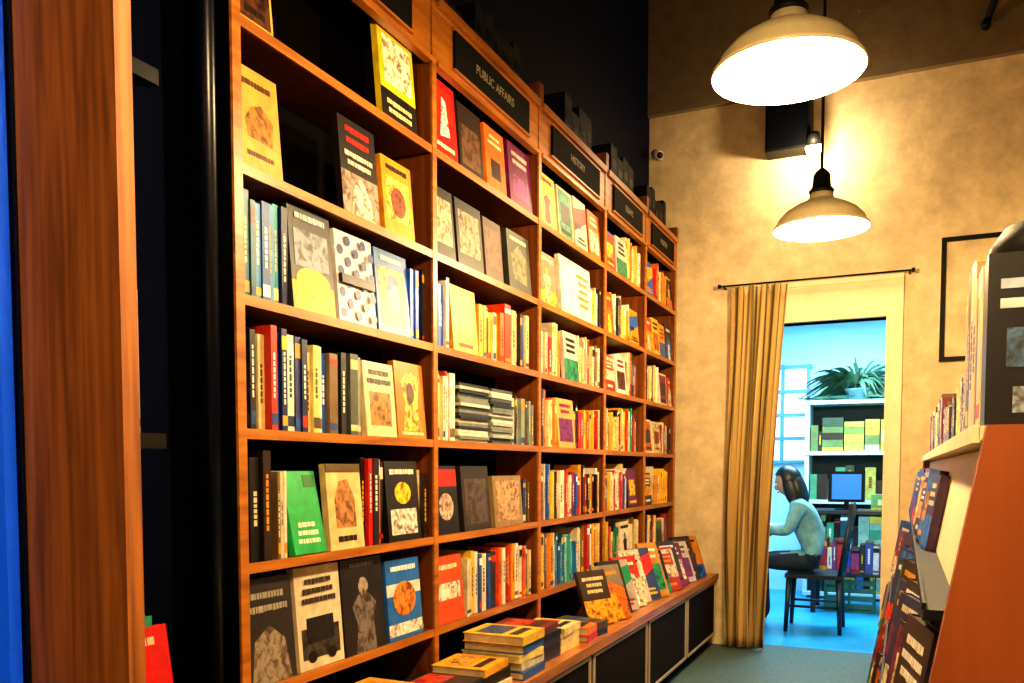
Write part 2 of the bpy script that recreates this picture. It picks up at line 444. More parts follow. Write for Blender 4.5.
FO(bk, 2.63, 2.81, SH[4], .25, c('#161210'), [('r', 0, 1, .7, .95, c('#c82010'), 0), ('e', .5, .4, .3, .2, c('#d8b8a0'), 1)])
FO(bk, 2.85, 3.08, SH[4], .25, c('#2a241e'), [('r', .1, .9, .1, .8, c('#5a4a3c'), 1)])
FO(bk, 3.12, 3.4, SH[4], .21, c('#9a8050'), [('r', .1, .9, .1, .9, c('#c8a070'), 1)])
SP(bk, 3.41, 3.52, SH[4], 'dark', .18, .22)
FO(bk, 2.63, 2.85, SH[5], .245, c('#e8581c'), [('r', .1, .9, .35, .6, c('#f8ead0'), 1), ('t', .1, .9, .75, .93, c('#fff0c0'), 1)])
SP(bk, 2.87, 3.1, SH[5], 'light', .21, .25)
SP(bk, 3.1, 3.52, SH[5], 'mix', .2, .25, .02, .05)
# bay 3
FO(bk, 3.58, 3.79, SH[0], .24, c('#f0d820'))
FO(bk, 3.82, 4.02, SH[0], .24, c('#e0c890'))
FO(bk, 4.04, 4.22, SH[0], .25, c('#f0e0b8'))
FO(bk, 4.25, 4.43, SH[0], .24, c('#e06818'))
FO(bk, 3.58, 3.8, SH[1], .24, c('#9a8878'))
FO(bk, 3.86, 4.3, SH[1], .28, c('#fff4d8'), [('r', .08, .45, .1, .9, c('#fffae8'), 0), ('t', .5, .95, .2, .85, c('#d89050'), 5)])
SP(bk, 4.31, 4.44, SH[1], 'light')
SP(bk, 3.58, 3.9, SH[2], 'light'); FO(bk, 3.91, 4.1, SH[2], .24, c('#d8d0c0')); SP(bk, 4.12, 4.44, SH[2], 'light')
SP(bk, 3.58, 3.8, SH[3], 'mix'); FO(bk, 3.82, 4.05, SH[3], .24, c('#e8b050')); SP(bk, 4.06, 4.44, SH[3], 'warm')
SP(bk, 3.58, 4.0, SH[4], 'mix'); SP(bk, 4.0, 4.44, SH[4], 'mix')
SP(bk, 3.58, 3.8, SH[5], 'light', .24, .27); SP(bk, 3.8, 4.1, SH[5], 'teal'); SP(bk, 4.1, 4.44, SH[5], 'light', .25, .28)
# bays 4,5
for (ya, yb) in ((4.5, 5.24), (5.3, 6.01)):
    for ri, z in enumerate(SH):
        y = ya
        while y < yb-.1:
            w = min(R.uniform(.14, .34), yb-y)
            if R.random() < (.75 if ri < 2 else .3):
                FO(bk, y+.01, min(y+.2, y+w, yb-.01), z, R.uniform(.2, .25), R.choice(PAL[R.choice(['mix', 'warm', 'mix'])]))
                y += min(.22, w+.01)
            else:
                SP(bk, y, y+w, z, R.choice(['mix', 'light', 'warm', 'light', 'mix']))
                y += w
bk.build()

# things on top of bookcase: dark archive boxes
ab = MB('archive_boxes', [M_BLKM, M_BLACK])
for (ya, yb, h) in ((2.72, 2.95, .12), (3.05, 3.48, .24), (3.75, 3.95, .1), (4.02, 4.42, .24), (4.75, 5.2, .24), (5.5, 5.98, .24)):
    y = ya
    while y < yb-.04:
        t = R.uniform(.07, .12)
        hh = h*R.uniform(.8, 1.1)
        ab.box(XL+.03, XF-.06, y, min(y+t-.004, yb), TOPZ+.001, TOPZ+hh, mat=0)
        ab.box(XF-.06, XF-.058, y+.015, min(y+t-.02, yb), TOPZ+hh*.5, TOPZ+hh*.7, mat=1)
        y += t
ab.build()

# ------------------------------------------------------------------ display bench with cabinets
BX, BZ = -1.19, .517
be = MB('display_bench', [M_WH, M_DARKCAB, M_TRIM, M_WV])
be.box(XF+.016, BX, 1.64, 6.10, BZ-.035, BZ, mat=0)
be.box(BX, BX+.008, 1.64, 6.10, BZ-.038, BZ+.004, mat=0)
be.box(XF+.016, BX-.03, 1.66, 6.08, .07, BZ-.035, mat=1)
be.box(XF+.03, BX-.06, 1.68, 6.06, 0, .07, mat=1)
n = 5
for i in range(n):
    a = 1.66+i*(4.42/n)+.02
    b = a+4.42/n-.04
    be.box(BX-.03, BX-.012, a, b, .09, BZ-.05, mat=1)
    for q in ((a, b, .09, .104), (a, b, BZ-.064, BZ-.05), (a, a+.014, .104, BZ-.064), (b-.014, b, .104, BZ-.064)):
        be.box(BX-.012, BX-.004, q[0], q[1], q[2], q[3], mat=2)
be.build()

bb = MB('bench_display_books', [M_BOOK, M_ART])
def flat(x0, y0, w, d, z, t, col, ang=0, art=True):
    M = Matrix.Translation((x0, y0, z)) @ Matrix.Rotation(ang, 4, 'Z') @ Matrix(((0, 1, 0, 0), (1, 0, 0, 0), (0, 0, 1, 0), (0, 0, 0, 1)))
    bb.box(0, w, 0, d, 0, .003, col, 0, M)
    bb.box(0, w, 0, d, t-.003, t, col, 0, M)
    bb.box(0, w, d-.003, d, .003, t-.003, col, 0, M)
    bb.box(.004, w-.004, .004, d-.004, .003, t-.003, PAGE, 0, M)
    if art:
        bb.box(w*.12, w*.88, d*.15, d*.6, t-.001, t+.0006, R.choice([c('#c83a14'), c('#e8dcc0'), c('#2a4a7a'), c('#d8a040')]), 1, M)
        bb.box(w*.15, w*.85, d*.7, d*.85, t-.001, t+.0006, c('#201810'), 0, M)
def stack(x, y, n, w, d, pal, ang=0):
    z = BZ+.001
    for i in range(n):
        t = R.uniform(.02, .035)
        flat(x+R.uniform(-.008, .008), y+R.uniform(-.01, .01), w, d, z, t, R.choice(PAL[pal]), ang+R.uniform(-.05, .05))
        z += t+.0015
stack(-1.46, 1.95, 4, .2, .24, 'mix')
stack(-1.45, 2.25, 3, .2, .22, 'dark')
stack(-1.44, 2.48, 3, .2, .2, 'warm')
stack(-1.45, 2.72, 5, .2, .24, 'light')
stack(-1.46, 2.97, 5, .18, .22, 'dark')
stack(-1.44, 3.19, 3, .2, .2, 'light')
stack(-1.44, 3.42, 2, .17, .22, 'red', .1)
stack(-1.44, 3.61, 2, .1, .22, 'dark', -.1)
y = 3.76
covs = ['#3a2a20', '#8a7a6a', '#2a2420', '#b8a898', '#c0301c', '#d8c8b0', '#2a3a68', '#c88a28', '#181414', '#b82a18', '#3a2c24', '#7a2014', '#d8c8ac', '#2a1c14', '#d8882a', '#1c2838']
for k, cc in enumerate(covs):
    w = R.uniform(.17, .2)
    M = Matrix.Translation((-1.33+R.uniform(-.02, .03), y, BZ+.001)) @ Matrix.Rotation(-.4, 4, 'Z') @ M_left(0, 0, 0, .36)
    faceout(bb, M, w, R.uniform(.26, .34), .02, c(cc))
    y += w*.75
bb.build()

# ------------------------------------------------------------------ near left: side bookcase
sb = MB('side_bookcase', [M_PANEL, M_BLACK, M_BLKM])
sb.box(-1.238, -1.025, .885, .915, 0, 3.1, mat=0)
sb.box(-1.246, -1.238, .882, .915, 0, 3.1, mat=2)
for z in (.45, .80, 1.334, 2.04, 2.6):
    sb.box(-1.72, -1.365, .93, 1.25, z-.02, z, mat=1)
    sb.box(-1.365, -1.335, .93, 1.255, z-.026, z+.004, mat=1)
sb.box(-1.728, -1.72, .915, 1.255, 0, 3.1, mat=2)
sb.box(-1.72, -1.238, .915, .93, 0, 3.1, mat=2)
sb.build()
sk = MB('side_shelf_books', [M_BOOK, M_ART])
for z, pal in ((.80, 'red'), (1.334, 'light'), (2.04, 'warm')):
    y = .94
    while y < 1.16:
        t = R.uniform(.02, .03)
        spinebook(sk, M_left(y, z+.0005, -1.6, 0), t-.001, R.uniform(.22, .27), .22, R.choice(PAL[pal]))
        y += t
spinebook(sk, M_left(1.18, 1.3345, -1.6, 0), .03, .28, .245, c('#f0e8d8'))
FO(sk, 1.19, 1.25, .80, .17, c('#2a9a78'), [], tilt=.0, t=.02, x=-1.40)
FO(sk, 1.12, 1.27, .806, .145, c('#d81410'), [('t', .1, .9, .7, .9, c('#f0d0a0'), 1)], tilt=.15, t=.02, x=-1.362)
sk.build()
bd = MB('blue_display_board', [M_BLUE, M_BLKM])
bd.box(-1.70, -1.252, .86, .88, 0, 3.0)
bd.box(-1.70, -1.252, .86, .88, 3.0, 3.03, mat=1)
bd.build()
pt = MB('support_post', [plain('post_navy_gloss', hx('#04081a'), .3, spec=.4)])
pt.tube((-1.545, 1.6, 0), (-1.545, 1.6, ZC), .022, 20)
pt.tube((-1.545, 1.6, 0), (-1.545, 1.6, .03), .03, 20)
pt.build()

# ------------------------------------------------------------------ slanted bookcase on right
TZ = 1.335
def xf(z): return .113-.17*(TZ-z)
sl = MB('slanted_bookcase', [M_ORANGE, M_CREAM, M_WH, M_BLKM])
def endpanel(ya, yb, m):
    P = [(xf(0), 0), (xf(TZ), TZ), (.72, TZ), (.72, 0)]
    V = [(x, ya, z) for x, z in P]+[(x, yb, z) for x, z in P]
    sl.poly(V, [(0, 1, 2, 3)[::-1], (4, 5, 6, 7), (0, 4, 5, 1)[::-1], (1, 5, 6, 2)[::-1], (2, 6, 7, 3), (0, 3, 7, 4)], mat=m)
endpanel(1.465, 1.50, 0)
endpanel(5.60, 5.635, 0)
sl.box(.105, .72, 1.50, 5.60, TZ-.022, TZ, mat=1)
sl.box(.096, .106, 1.50, 5.60, TZ-.026, TZ+.002, mat=1)
def slab(ya, yb, za, zb, off0, off1, m):
    V = []
    for y in (ya, yb):
        for z, o in ((za, off0), (zb, off0), (zb, off1), (za, off1)):
            V.append((xf(z)+o, y, z))
    sl.poly(V, [(0, 1, 2, 3), (7, 6, 5, 4), (0, 4, 5, 1), (1, 5, 6, 2), (2, 6, 7, 3), (3, 7, 4, 0)], mat=m)
slab(1.50, 5.6, 1.02, TZ-.03, .035, .05, 1)
slab(1.50, 5.6, 0, 1.02, .035, .05, 3)
TI = [.70, .38, .07, 1.02]
for z in TI:
    o = -.045 if z < 1 else -.02
    slab(1.66, 5.6, z-.02, z, o, .035, 3)
    slab(1.66, 5.6, z, z+.012, o-.006, o, 3)
sl.build()
rb = MB('slanted_case_books', [M_BOOK, M_ART])
def MR(y, z, off=0, extra=0, yaw=0):
    b = Vector((.17+extra, 0, 1)).normalized()
    a = Vector((math.sin(yaw), -math.cos(yaw), 0))
    a = (a-b*a.dot(b)).normalized()
    return basis((xf(z)+off, y, z), a, b, a.cross(b))
darkc = ['#1a1210', '#6a1c14', '#241c28', '#0e1018', '#8a2a18', '#2a2018', '#142038', '#8a6240', '#60180e', '#1c2c60', '#0c0c0e', '#b89868', '#3a1a3a']
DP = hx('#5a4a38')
def rcover(y, z, w, h, yaw, cc):
    M = MR(y, z+.001, .031-w*math.sin(yaw), 0, yaw)
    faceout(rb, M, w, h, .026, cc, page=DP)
    rb.box(w-.003, w+.0005, 0, h, .001, .025, cc, 0, M)
for z in TI[:3]:
    y = 1.88
    while y < 5.5:
        w = R.uniform(.17, .21)
        rcover(y, z, w, R.uniform(.22, .29), R.uniform(.2, .36), c(R.choice(darkc)))
        y += w+R.uniform(.0, .05)
y = 3.0
while y < 5.5:
    w = R.uniform(.15, .18)
    rcover(y, 1.02, w, R.uniform(.2, .25), R.uniform(.1, .2), c(R.choice(darkc)))
    y += w+.02
# tall folios standing on the top
y = 1.515
specs = [(.04, .262, '#0c0c10'), (.03, .262, '#c8ccc8'), (.05, .266, '#2a241c'), (.07, .27, '#e8d090'), (.05, .268, '#1c1a1c'),
         (.085, .272, '#e8c468'), (.05, .32, '#a88848'), (.09, .335, '#e0cc90'), (.06, .33, '#3a2c1c'), (.06, .30, '#c8a040')]
for k, (t, h, cc) in enumerate(specs):
    M = basis((.115+.2+R.uniform(-.003, .003), y+t, TZ+.003), (0, -1, 0), (0, 0, 1), (-1, 0, 0))
    spinebook(rb, M, t-.001, h, .2, c(cc), k not in (0, 2, 4))
    if k == 0:
        ya = y+.0002
        for (x0, x1, z0, z1, q, mt) in ((.15, .31, .02, .06, '#98a8b8', 1), (.14, .30, .09, .15, '#4a6a88', 1), (.13, .29, .18, .195, '#e8e8e8', 0), (.13, .26, .21, .225, '#b8c8d8', 0)):
            rb.box(x0, x1, ya-.0006, ya+.002, TZ+z0, TZ+z1, c(q), mt)
    y += t
y += .02
for k in range(60):
    t = R.uniform(.018, .035)
    h = R.uniform(.10, .15) if y < 3.4 else R.uniform(.15, .2)
    M = basis((.12+.14, y+t, TZ+.003), (0, -1, 0), (0, 0, 1), (-1, 0, 0))
    spinebook(rb, M, t-.001, h, .14, R.choice(PAL[R.choice(['mix', 'dark', 'dark'])]))
    y += t+(R.uniform(.05, .2) if R.random() < .15 else 0)
    if y > 5.4: break
rb.build()
# black cap lying on the folios
cp = MB('black_cap', [M_BLKM])
CM = Matrix.Translation((.225, 1.735, TZ+.280)) @ Matrix.Rotation(2.2, 4, 'Z')
cp.lathe([(.001, .085), (.04, .082), (.075, .07), (.095, .04), (.1, .0), (.097, .0), (.09, .035), (.001, .075)], 28, M=CM)
V, F = [], []
for i in range(13):
    a = math.pi*(.65+.7*i/12)
    for r, z in ((.095, .004), (.165-.03*abs(i-6)/6, -.001)):
        V += [(r*math.cos(a), r*math.sin(a), z+.003), (r*math.cos(a), r*math.sin(a), z)]
for i in range(12):
    o = i*4
    F += [(o, o+4, o+6, o+2), (o+1, o+3, o+7, o+5), (o+2, o+6, o+7, o+3)]
cp.poly(V, F, M=CM, smooth=True)
cp.build()

# ------------------------------------------------------------------ pendant lamps
def lamp(x, y, z, power=60):
    e = empty('pendant_lamp', (x, y, z))
    k = .92
    sc_ = lambda pr: [(r*k, zz) for r, zz in pr]
    m = MB('shade', [M_SHADE, M_WHITE, M_BLKM])
    outer = sc_([(.232, -.004), (.236, .0), (.233, .008), (.222, .018), (.208, .045), (.175, .078), (.128, .105), (.08, .125), (.06, .14), (.055, .165)])
    inner = sc_([(.052, .165), (.056, .136), (.072, .12), (.116, .1), (.165, .073), (.199, .042), (.216, .014), (.228, .004), (.232, -.004)])
    m.lathe(outer+inner, 48, mats=[0]*len(outer)+[1]*(len(inner)))
    m.lathe([(.001, .16), (.054, .16), (.056, .175), (.042, .19), (.038, .245), (.028, .26), (.012, .275), (.001, .275)], 24, mat=2)
    m.lathe([(.001, .155), (.02, .155), (.02, .105), (.001, .105)], 16, mat=2)
    m.build(e)
    b = MB('bulb', [M_BULB])
    b.lathe([(.001, .105), (.016, .1), (.02, .085), (.036, .06), (.042, .04), (.036, .018), (.02, .006), (.001, .002)], 20); b.build(e)
    cd = MB('cord', [M_BLKM])
    cd.tube((0, 0, .27), (0, 0, ZC-z-.03), .007, 8)
    cd.lathe([(.001, ZC-z-.03), (.05, ZC-z-.03), (.06, ZC-z), (.001, ZC-z)], 20)
    cd.build(e)
    ld = bpy.data.lights.new('lamp_light', 'POINT')
    ld.energy = power; ld.color = (1, .71, .37); ld.shadow_soft_size = .05
    lo = bpy.data.objects.new('lamp_light', ld)
    lo.location = (0, 0, -.055)
    COL.objects.link(lo); lo.parent = e
lamp(-.33, 2.63, 2.415, 98)
lamp(-.375, 4.265, 2.385, 130)
lamp(-.30, .95, 2.43, 88)  # added pendant, unseen above the frame, for warm fill
lamp(-.30, -.7, 2.43, 70)  # second added fill pendant, out of view behind the camera

# ------------------------------------------------------------------ back-wall items
sp = MB('wall_speaker', [M_BLKM, M_BLACK])
sp.box(-.89, -.60, YB-.16, YB, 3.38, 3.74, mat=0)
sp.box(-.875, -.615, YB-.166, YB-.16, 3.395, 3.725, mat=1)
sp.build()
e = empty('wall_spotlight', (-.58, YB, 3.37))
m = MB('housing', [M_BLKM, M_BULB])
m.box(-.02, .02, -.05, 0, .04, .1)
m.tube((0, -.05, .07), (0, -.14, .04), .015)
Ms = Matrix.Translation((0, -.16, .03)) @ Matrix.Rotation(.5, 4, 'X')
m.lathe([(.001, .07), (.035, .06), (.05, -.01), (.046, -.01), (.03, .04), (.001, .05)], 20, M=Ms)
m.lathe([(.001, .02), (.03, .01), (.055, -.03), (.045, -.07), (.001, -.085)], 16, mat=1, M=Ms)
m.build(e)
ld = bpy.data.lights.new('spot_light', 'POINT'); ld.energy = 26; ld.color = (1, .76, .46); ld.shadow_soft_size = .03
lo = bpy.data.objects.new('spot_light', ld); lo.location = (0, -.29, -.07); COL.objects.link(lo); lo.parent = e

sc = MB('security_camera', [M_WHITE, M_BLACK])
sc.tube((-1.64, YB, 3.50), (-1.64, YB-.1, 3.50), .01)
sc.tube((-1.66, YB-.1, 3.51), (-1.60, YB-.19, 3.46), .028)
sc.tube((-1.601, YB-.189, 3.461), (-1.595, YB-.198, 3.456), .022, mat=1)
sc.build()

fr = MB('picture_frame', [M_BLKM, M_WALLB])
x0, x1, z0, z1, t = .19, .88, 1.95, 2.73, .028
fr.box(x0, x1, YB-.012, YB, z0, z1, mat=1)
for q in ((x0, x0+t, z0, z1), (x1-t, x1, z0, z1), (x0+t, x1-t, z0, z0+t), (x0+t, x1-t, z1-t, z1)):
    fr.box(q[0], q[1], YB-.03, YB-.012, q[2], q[3], mat=0)
fr.build()

pp = MB('wall_conduit', [M_BLKM])
pp.tube((.40, YB-.09, 3.98), (.60, YB-.09, 4.6), .02)
pp.tube((.40, YB-.05, 3.98), (.40, YB-.11, 3.98), .025)
pp.tube((.60, YB-.05, 4.6), (.60, YB-.11, 4.6), .025)
pp.build()

# ------------------------------------------------------------------ curtain and rod
m, nt, b = new_mat('curtain_stripes')
uv = nt.nodes.new('ShaderNodeUVMap')
sx = nt.nodes.new('ShaderNodeSeparateXYZ')
nt.links.new(uv.outputs['UV'], sx.inputs[0])
mm = nt.nodes.new('ShaderNodeMath'); mm.operation = 'MULTIPLY'; mm.inputs[1].default_value = 6
nt.links.new(sx.outputs['X'], mm.inputs[0])
fc = nt.nodes.new('ShaderNodeMath'); fc.operation = 'FRACT'
nt.links.new(mm.outputs[0], fc.inputs[0])
rp = nt.nodes.new('ShaderNodeValToRGB')
cr = rp.color_ramp
cr.elements[0].color = (*hx('#b89858'), 1)
cr.elements[1].position = 1; cr.elements[1].color = (*hx('#b89858'), 1)
for p, h in ((.28, '#bc9c5c'), (.36, '#6e5a2c'), (.46, '#74602e'), (.52, '#ccae74'), (.72, '#c09e5c'), (.78, '#564a26'), (.86, '#5e5028'), (.92, '#b89858')):
    el = cr.elements.new(p); el.color = (*hx(h), 1)
nt.links.new(fc.outputs[0], rp.inputs['Fac'])
nt.links.new(rp.outputs['Color'], b.inputs['Base Color'])
b.inputs['Roughness'].default_value = .8
me = bpy.data.meshes.new('curtain')
V, F, UV = [], [], []
NX, NZ = 96, 30
for j in range(NZ+1):
    v = j/NZ
    z = .015+v*(2.515-.015)
    xl = -1.125-.02*math.sin(v*5)
    xr = -.86+.12*(v**1.3)
    for i in range(NX+1):
        u = i/NX
        ph = u*2*math.pi*4.5+.8*math.sin(v*3)
        amp = .042*(.75+.35*math.sin(u*9+v*4))
        V.append((xl+(xr-xl)*u+.008*math.sin(ph*2+v*3), YB-.11+amp*math.sin(ph+.5*math.sin(v*4)), z))
for j in range(NZ):
    for i in range(NX):
        a = j*(NX+1)+i
        F.append((a, a+1, a+NX+2, a+NX+1))
me.from_pydata(V, [], F)
ul = me.uv_layers.new(name='UVMap')
for p in me.polygons:
    p.use_smooth = True
    for li in p.loop_indices:
        vi = me.loops[li].vertex_index
        ul.data[li].uv = ((vi % (NX+1))/NX, (vi//(NX+1))/NZ)
me.materials.append(m)
cu = bpy.data.objects.new('striped_curtain', me); COL.objects.link(cu)
so = cu.modifiers.new('sol', 'SOLIDIFY'); so.thickness = .003
rd = MB('curtain_rod', [M_BLKM])
rd.tube((-1.18, YB-.11, 2.528), (.02, YB-.11, 2.528), .006)
rd.tube((-1.2, YB-.11, 2.528), (-1.18, YB-.11, 2.528), .014)
rd.tube((.02, YB-.11, 2.528), (.04, YB-.11, 2.528), .014)
rd.tube((-1.165, YB, 2.528), (-1.165, YB-.115, 2.528), .006)
rd.tube((.01, YB, 2.528), (.01, YB-.115, 2.528), .006)
rd.build()

# ------------------------------------------------------------------ office contents
ld = bpy.data.lights.new('office_panel_light', 'AREA'); ld.energy = 150; ld.shape = 'RECTANGLE'; ld.size = 1.4; ld.size_y = 1.4; ld.color = (.52, .83, 1)
e = empty('office_ceiling_light', (-.5, 7.7, 2.8))
pf = MB('fixture', [M_WHITE, plain('diffuser', (.8, .9, 1), .5, emit=(.75, .9, 1), estr=3)])
pf.box(-.75, .75, -.75, .75, -.04, 0, mat=0)
pf.box(-.7, .7, -.7, .7, -.045, -.04, mat=1)
pf.build(e)
lo = bpy.data.objects.new('office_light', ld); lo.location = (0, 0, -.06); COL.objects.link(lo); lo.parent = e

M_OWHITE = plain('office_white', hx('#b8dcea'), .5)
M_MULL = plain('window_mullion', hx('#4a8aa8'), .5)
M_SKYP = plain('window_glow', (.6, .85, 1), .3, emit=(.5, .82, 1), estr=1.3)
w = MB('window_1', [M_MULL, M_SKYP])
w.box(-1.9, -.88, 9.19, 9.2, 1.35, 2.3, mat=1)
for x in (-1.9, -1.65, -1.4, -1.15, -.9):
    w.box(x-.015, x+.02, 9.16, 9.19, 1.32, 2.33, mat=0)
for z in (1.33, 1.57, 1.81, 2.05, 2.3):
    w.box(-1.93, -.86, 9.155, 9.19, z-.015, z+.02, mat=0)
w.build()

os_ = MB('office_shelf_unit', [M_OWHITE, plain('shelf_back_grey', hx('#24404a'), .7)])
for x in (-.86, -.02, .82):
    os_.box(x-.02, x+.02, 8.75, 9.15, 0, 1.92)
for z in (.06, .5, .96, 1.43, 1.92):
    os_.box(-.88, .84, 8.74, 9.15, z-.035, z)
os_.box(-.86, .82, 9.13, 9.15, 0, 1.92, mat=1)
os_.build()
ob = MB('office_binders', [M_BOOK, M_ART])
pal = [hx(x) for x in ('#a8a850', '#5a7a48', '#c8d0a8', '#1a4a3c', '#b0a040', '#88a898', '#284858', '#0f1a20', '#709848', '#101418', '#c8b048', '#2a68b0', '#3a9070')]
for z in (.06, .5, .96, 1.43):
    for (xa, xb) in ((-.83, -.05), (.01, .79)):
        x = xa
        while x < xb-.04:
            t = min(R.uniform(.03, .1), xb-x)
            if R.random() < .25:
                t = min(R.uniform(.12, .2), xb-x)
                zz = z+.001
                while zz < z+.28:
                    hh = R.uniform(.04, .09)
                    ob.box(x, x+t-.01, 8.8, 9.08, zz, zz+hh-.002, R.choice(pal), 0)
                    zz += hh
            else:
                M = basis((x, 9.1, z+.001), (1, 0, 0), (0, 0, 1), (0, -1, 0))
                spinebook(ob, M, t-.003, R.uniform(.18, .34), .3, R.choice(pal), R.random() < .6)
            x += t
ob.build()

# leafy plant on top of office shelf
M_LEAF = plain('leaf_green', hx('#3f6a50'), .5, noise=.7, nscale=9)
M_POT = plain('pot_glaze', hx('#5a8890'), .4)
pl = MB('potted_palm', [M_LEAF, M_POT])
PX = -.42
pl.lathe([(.001, 0), (.1, 0), (.13, .1), (.14, .11), (.12, .11), (.001, .1)], 20, mat=1, M=Matrix.Translation((PX, 8.93, 1.921)))
for k in range(260):
    a = R.uniform(0, 2*math.pi)
    L = R.uniform(.25, .64)
    up = R.uniform(-.05, .34)
    dx, dy = math.cos(a), math.sin(a)*.27
    wv = Vector((-dy, dx, .5)).normalized()*R.uniform(.016, .03)
    V = []
    for i in range(8):
        s = i/7
        px = PX+dx*L*s*.95
        py = 8.93+dy*L*s
        pz = 2.03+up*1.5*s-.8*s*s*L+.02
        ww = wv*math.sin(math.pi*min(.97, s*.9+.08))
        P = Vector((px, py, max(pz, 1.955)))
        V += [P-ww, P+ww]
    pl.poly(V, [(2*i, 2*i+1, 2*i+3, 2*i+2) for i in range(7)], mat=0, smooth=True)
pl.build()

M_SCREEN = plain('screen_blue', (.02, .1, .5), .2, emit=(.03, .2, 1), estr=.8)
ct = MB('office_counter', [plain('counter_top', hx('#16242c'), .4), M_OWHITE])
ct.box(-.72, .9, 7.85, 8.35, .87, .90, mat=0)
for x in (-.70, .86):
    for yy in (7.88, 8.30):
        ct.box(x-.02, x+.02, yy-.02, yy+.02, 0, .87, mat=0)
ct.box(-.70, .88, 7.88, 8.32, .33, .35, mat=0)
ct.build()
mo = MB('computer_monitor', [M_BLKM, M_SCREEN])
mo.box(-.60, -.30, 8.0, 8.03, .97, 1.24)
mo.box(-.57, -.33, 7.996, 8.0, .995, 1.215, mat=1)
mo.box(-.47, -.43, 8.03, 8.05, .91, 1.1)
mo.box(-.54, -.36, 7.97, 8.11, .901, .91)
mo.build()
cb = MB('counter_boxes', [M_BOOK, M_ART])
x = -.66
cl = ['#b03050', '#e8e4e0', '#6a3a8a', '#d02a28', '#2a4ab0', '#c84a80', '#1a2a3a', '#3050a0', '#d8d8e0', '#702a58', '#e86a50', '#1a6a8a']
k = 0
while x < .6:
    t = R.uniform(.03, .07)
    spinebook(cb, basis((x, 8.25, .351), (1, 0, 0), (0, 0, 1), (0, -1, 0)), t-.004, R.uniform(.2, .3), .3, hx(cl[k % 12]))
    x += t; k += 1
for (x, t, h, q) in ((-.25, .16, .14, '#58a060'), (-.07, .2, .2, '#1a2a24'), (.2, .15, .15, '#3a6a50')):
    spinebook(cb, basis((x, 8.25, .901), (1, 0, 0), (0, 0, 1), (0, -1, 0)), t-.004, h, .25, hx(q))
cb.build()
gc = MB('green_crate', [plain('crate_green', hx('#1f6a5a'), .5), M_BLKM])
gc.box(-.62, -.2, 8.0, 8.3, .0, .02)
for z in (.03, .1, .17, .24):
    gc.box(-.62, -.2, 7.99, 8.0, z, z+.045)
    gc.box(-.62, -.61, 8.0, 8.3, z, z+.045)
    gc.box(-.21, -.2, 8.0, 8.3, z, z+.045)
for x in (-.62, -.42, -.22):
    gc.box(x, x+.02, 7.995, 8.005, 0, .29)
gc.build()

dk = MB('office_desk', [plain('desk_dark', hx('#1c2a34'), .4)])
dk.box(-1.95, -.98, 6.7, 7.45, .71, .74)
for x in (-1.92, -1.05):
    for yy in (6.73, 7.42):
        dk.box(x-.02, x+.02, yy-.02, yy+.02, 0, .71)
dk.build()

# chair (dark wood) facing -X
M_CH = plain('chair_dark_wood', hx('#10181e'), .4)
ch = MB('office_chair', [M_CH])
CX, CY = -.60, 7.05
ch.box(CX-.22, CX+.2, CY-.21, CY+.21, .42, .45)
for sx_ in (-.19, .17):
    for sy_ in (-.18, .18):
        ch.tube((CX+sx_, CY+sy_, .42), (CX+sx_*1.1, CY+sy_*1.08, 0), .022, 10, r2=.016)
for sy_ in (-.19, .19):
    ch.tube((CX+.18, CY+sy_, .44), (CX+.255, CY+sy_, .96), .02, 10)
for k in range(4):
    ch.tube((CX+.205+.014*k, CY-.19, .60+.1*k), (CX+.205+.014*k, CY+.19, .60+.1*k), .016, 8)
ch.box(CX+.235, CX+.265, CY-.21, CY+.21, .90, 1.0)
ch.tube((CX-.2, CY-.18, .2), (CX+.18, CY-.18, .2), .01, 8)
ch.tube((CX-.2, CY+.18, .2), (CX+.18, CY+.18, .2), .01, 8)
ch.build()

# ------------------------------------------------------------------ seated person
def skin_mesh(name, pts, edges, root=0, sub=2):
    me = bpy.data.meshes.new(name)
    me.from_pydata([p[0] for p in pts], edges, [])
    o = bpy.data.objects.new(name, me); COL.objects.link(o)
    md = o.modifiers.new('skin', 'SKIN'); md.use_smooth_shade = True
    for i, sv in enumerate(me.skin_vertices[0].data):
        r = pts[i][1]
        sv.radius = r if isinstance(r, tuple) else (r, r)
        sv.use_root = (i == root)
    s2 = o.modifiers.new('sub', 'SUBSURF'); s2.levels = sub; s2.render_levels = sub
    dg = bpy.context.evaluated_depsgraph_get()
    dg.update()
    nm = bpy.data.meshes.new_from_object(o.evaluated_get(dg))
    bpy.data.objects.remove(o)
    o2 = bpy.data.objects.new(name, nm); COL.objects.link(o2)
    for p in nm.polygons: p.use_smooth = True
    return o2
M_SKIN = plain('skin', hx('#b8866a'), .5)
M_SHIRT = plain('shirt_pale', hx('#6f9a9e'), .8, noise=.35, nscale=14, bump=.3)
M_JEANS = plain('trousers_dark', hx('#10182a'), .8)
M_HAIR = plain('hair_black', hx('#080606'), .4, noise=.3, nscale=60)
M_SHOE = plain('shoe_black', hx('#0c0c0e'), .5)
PE = empty('seated_person', (0, 0, 0))
y = CY
pts = [((-.60, y, .56), .125), ((-.63, y, .70), .118), ((-.69, y, .85), .128), ((-.735, y, .95), .10), ((-.77, y, 1.02), .05), ((-.80, y, 1.08), .045)]
edges = [(0, 1), (1, 2), (2, 3), (3, 4), (4, 5)]
lab = {(0, 1): 'S', (1, 2): 'S', (2, 3): 'S', (3, 4): 'S', (4, 5): 'K'}
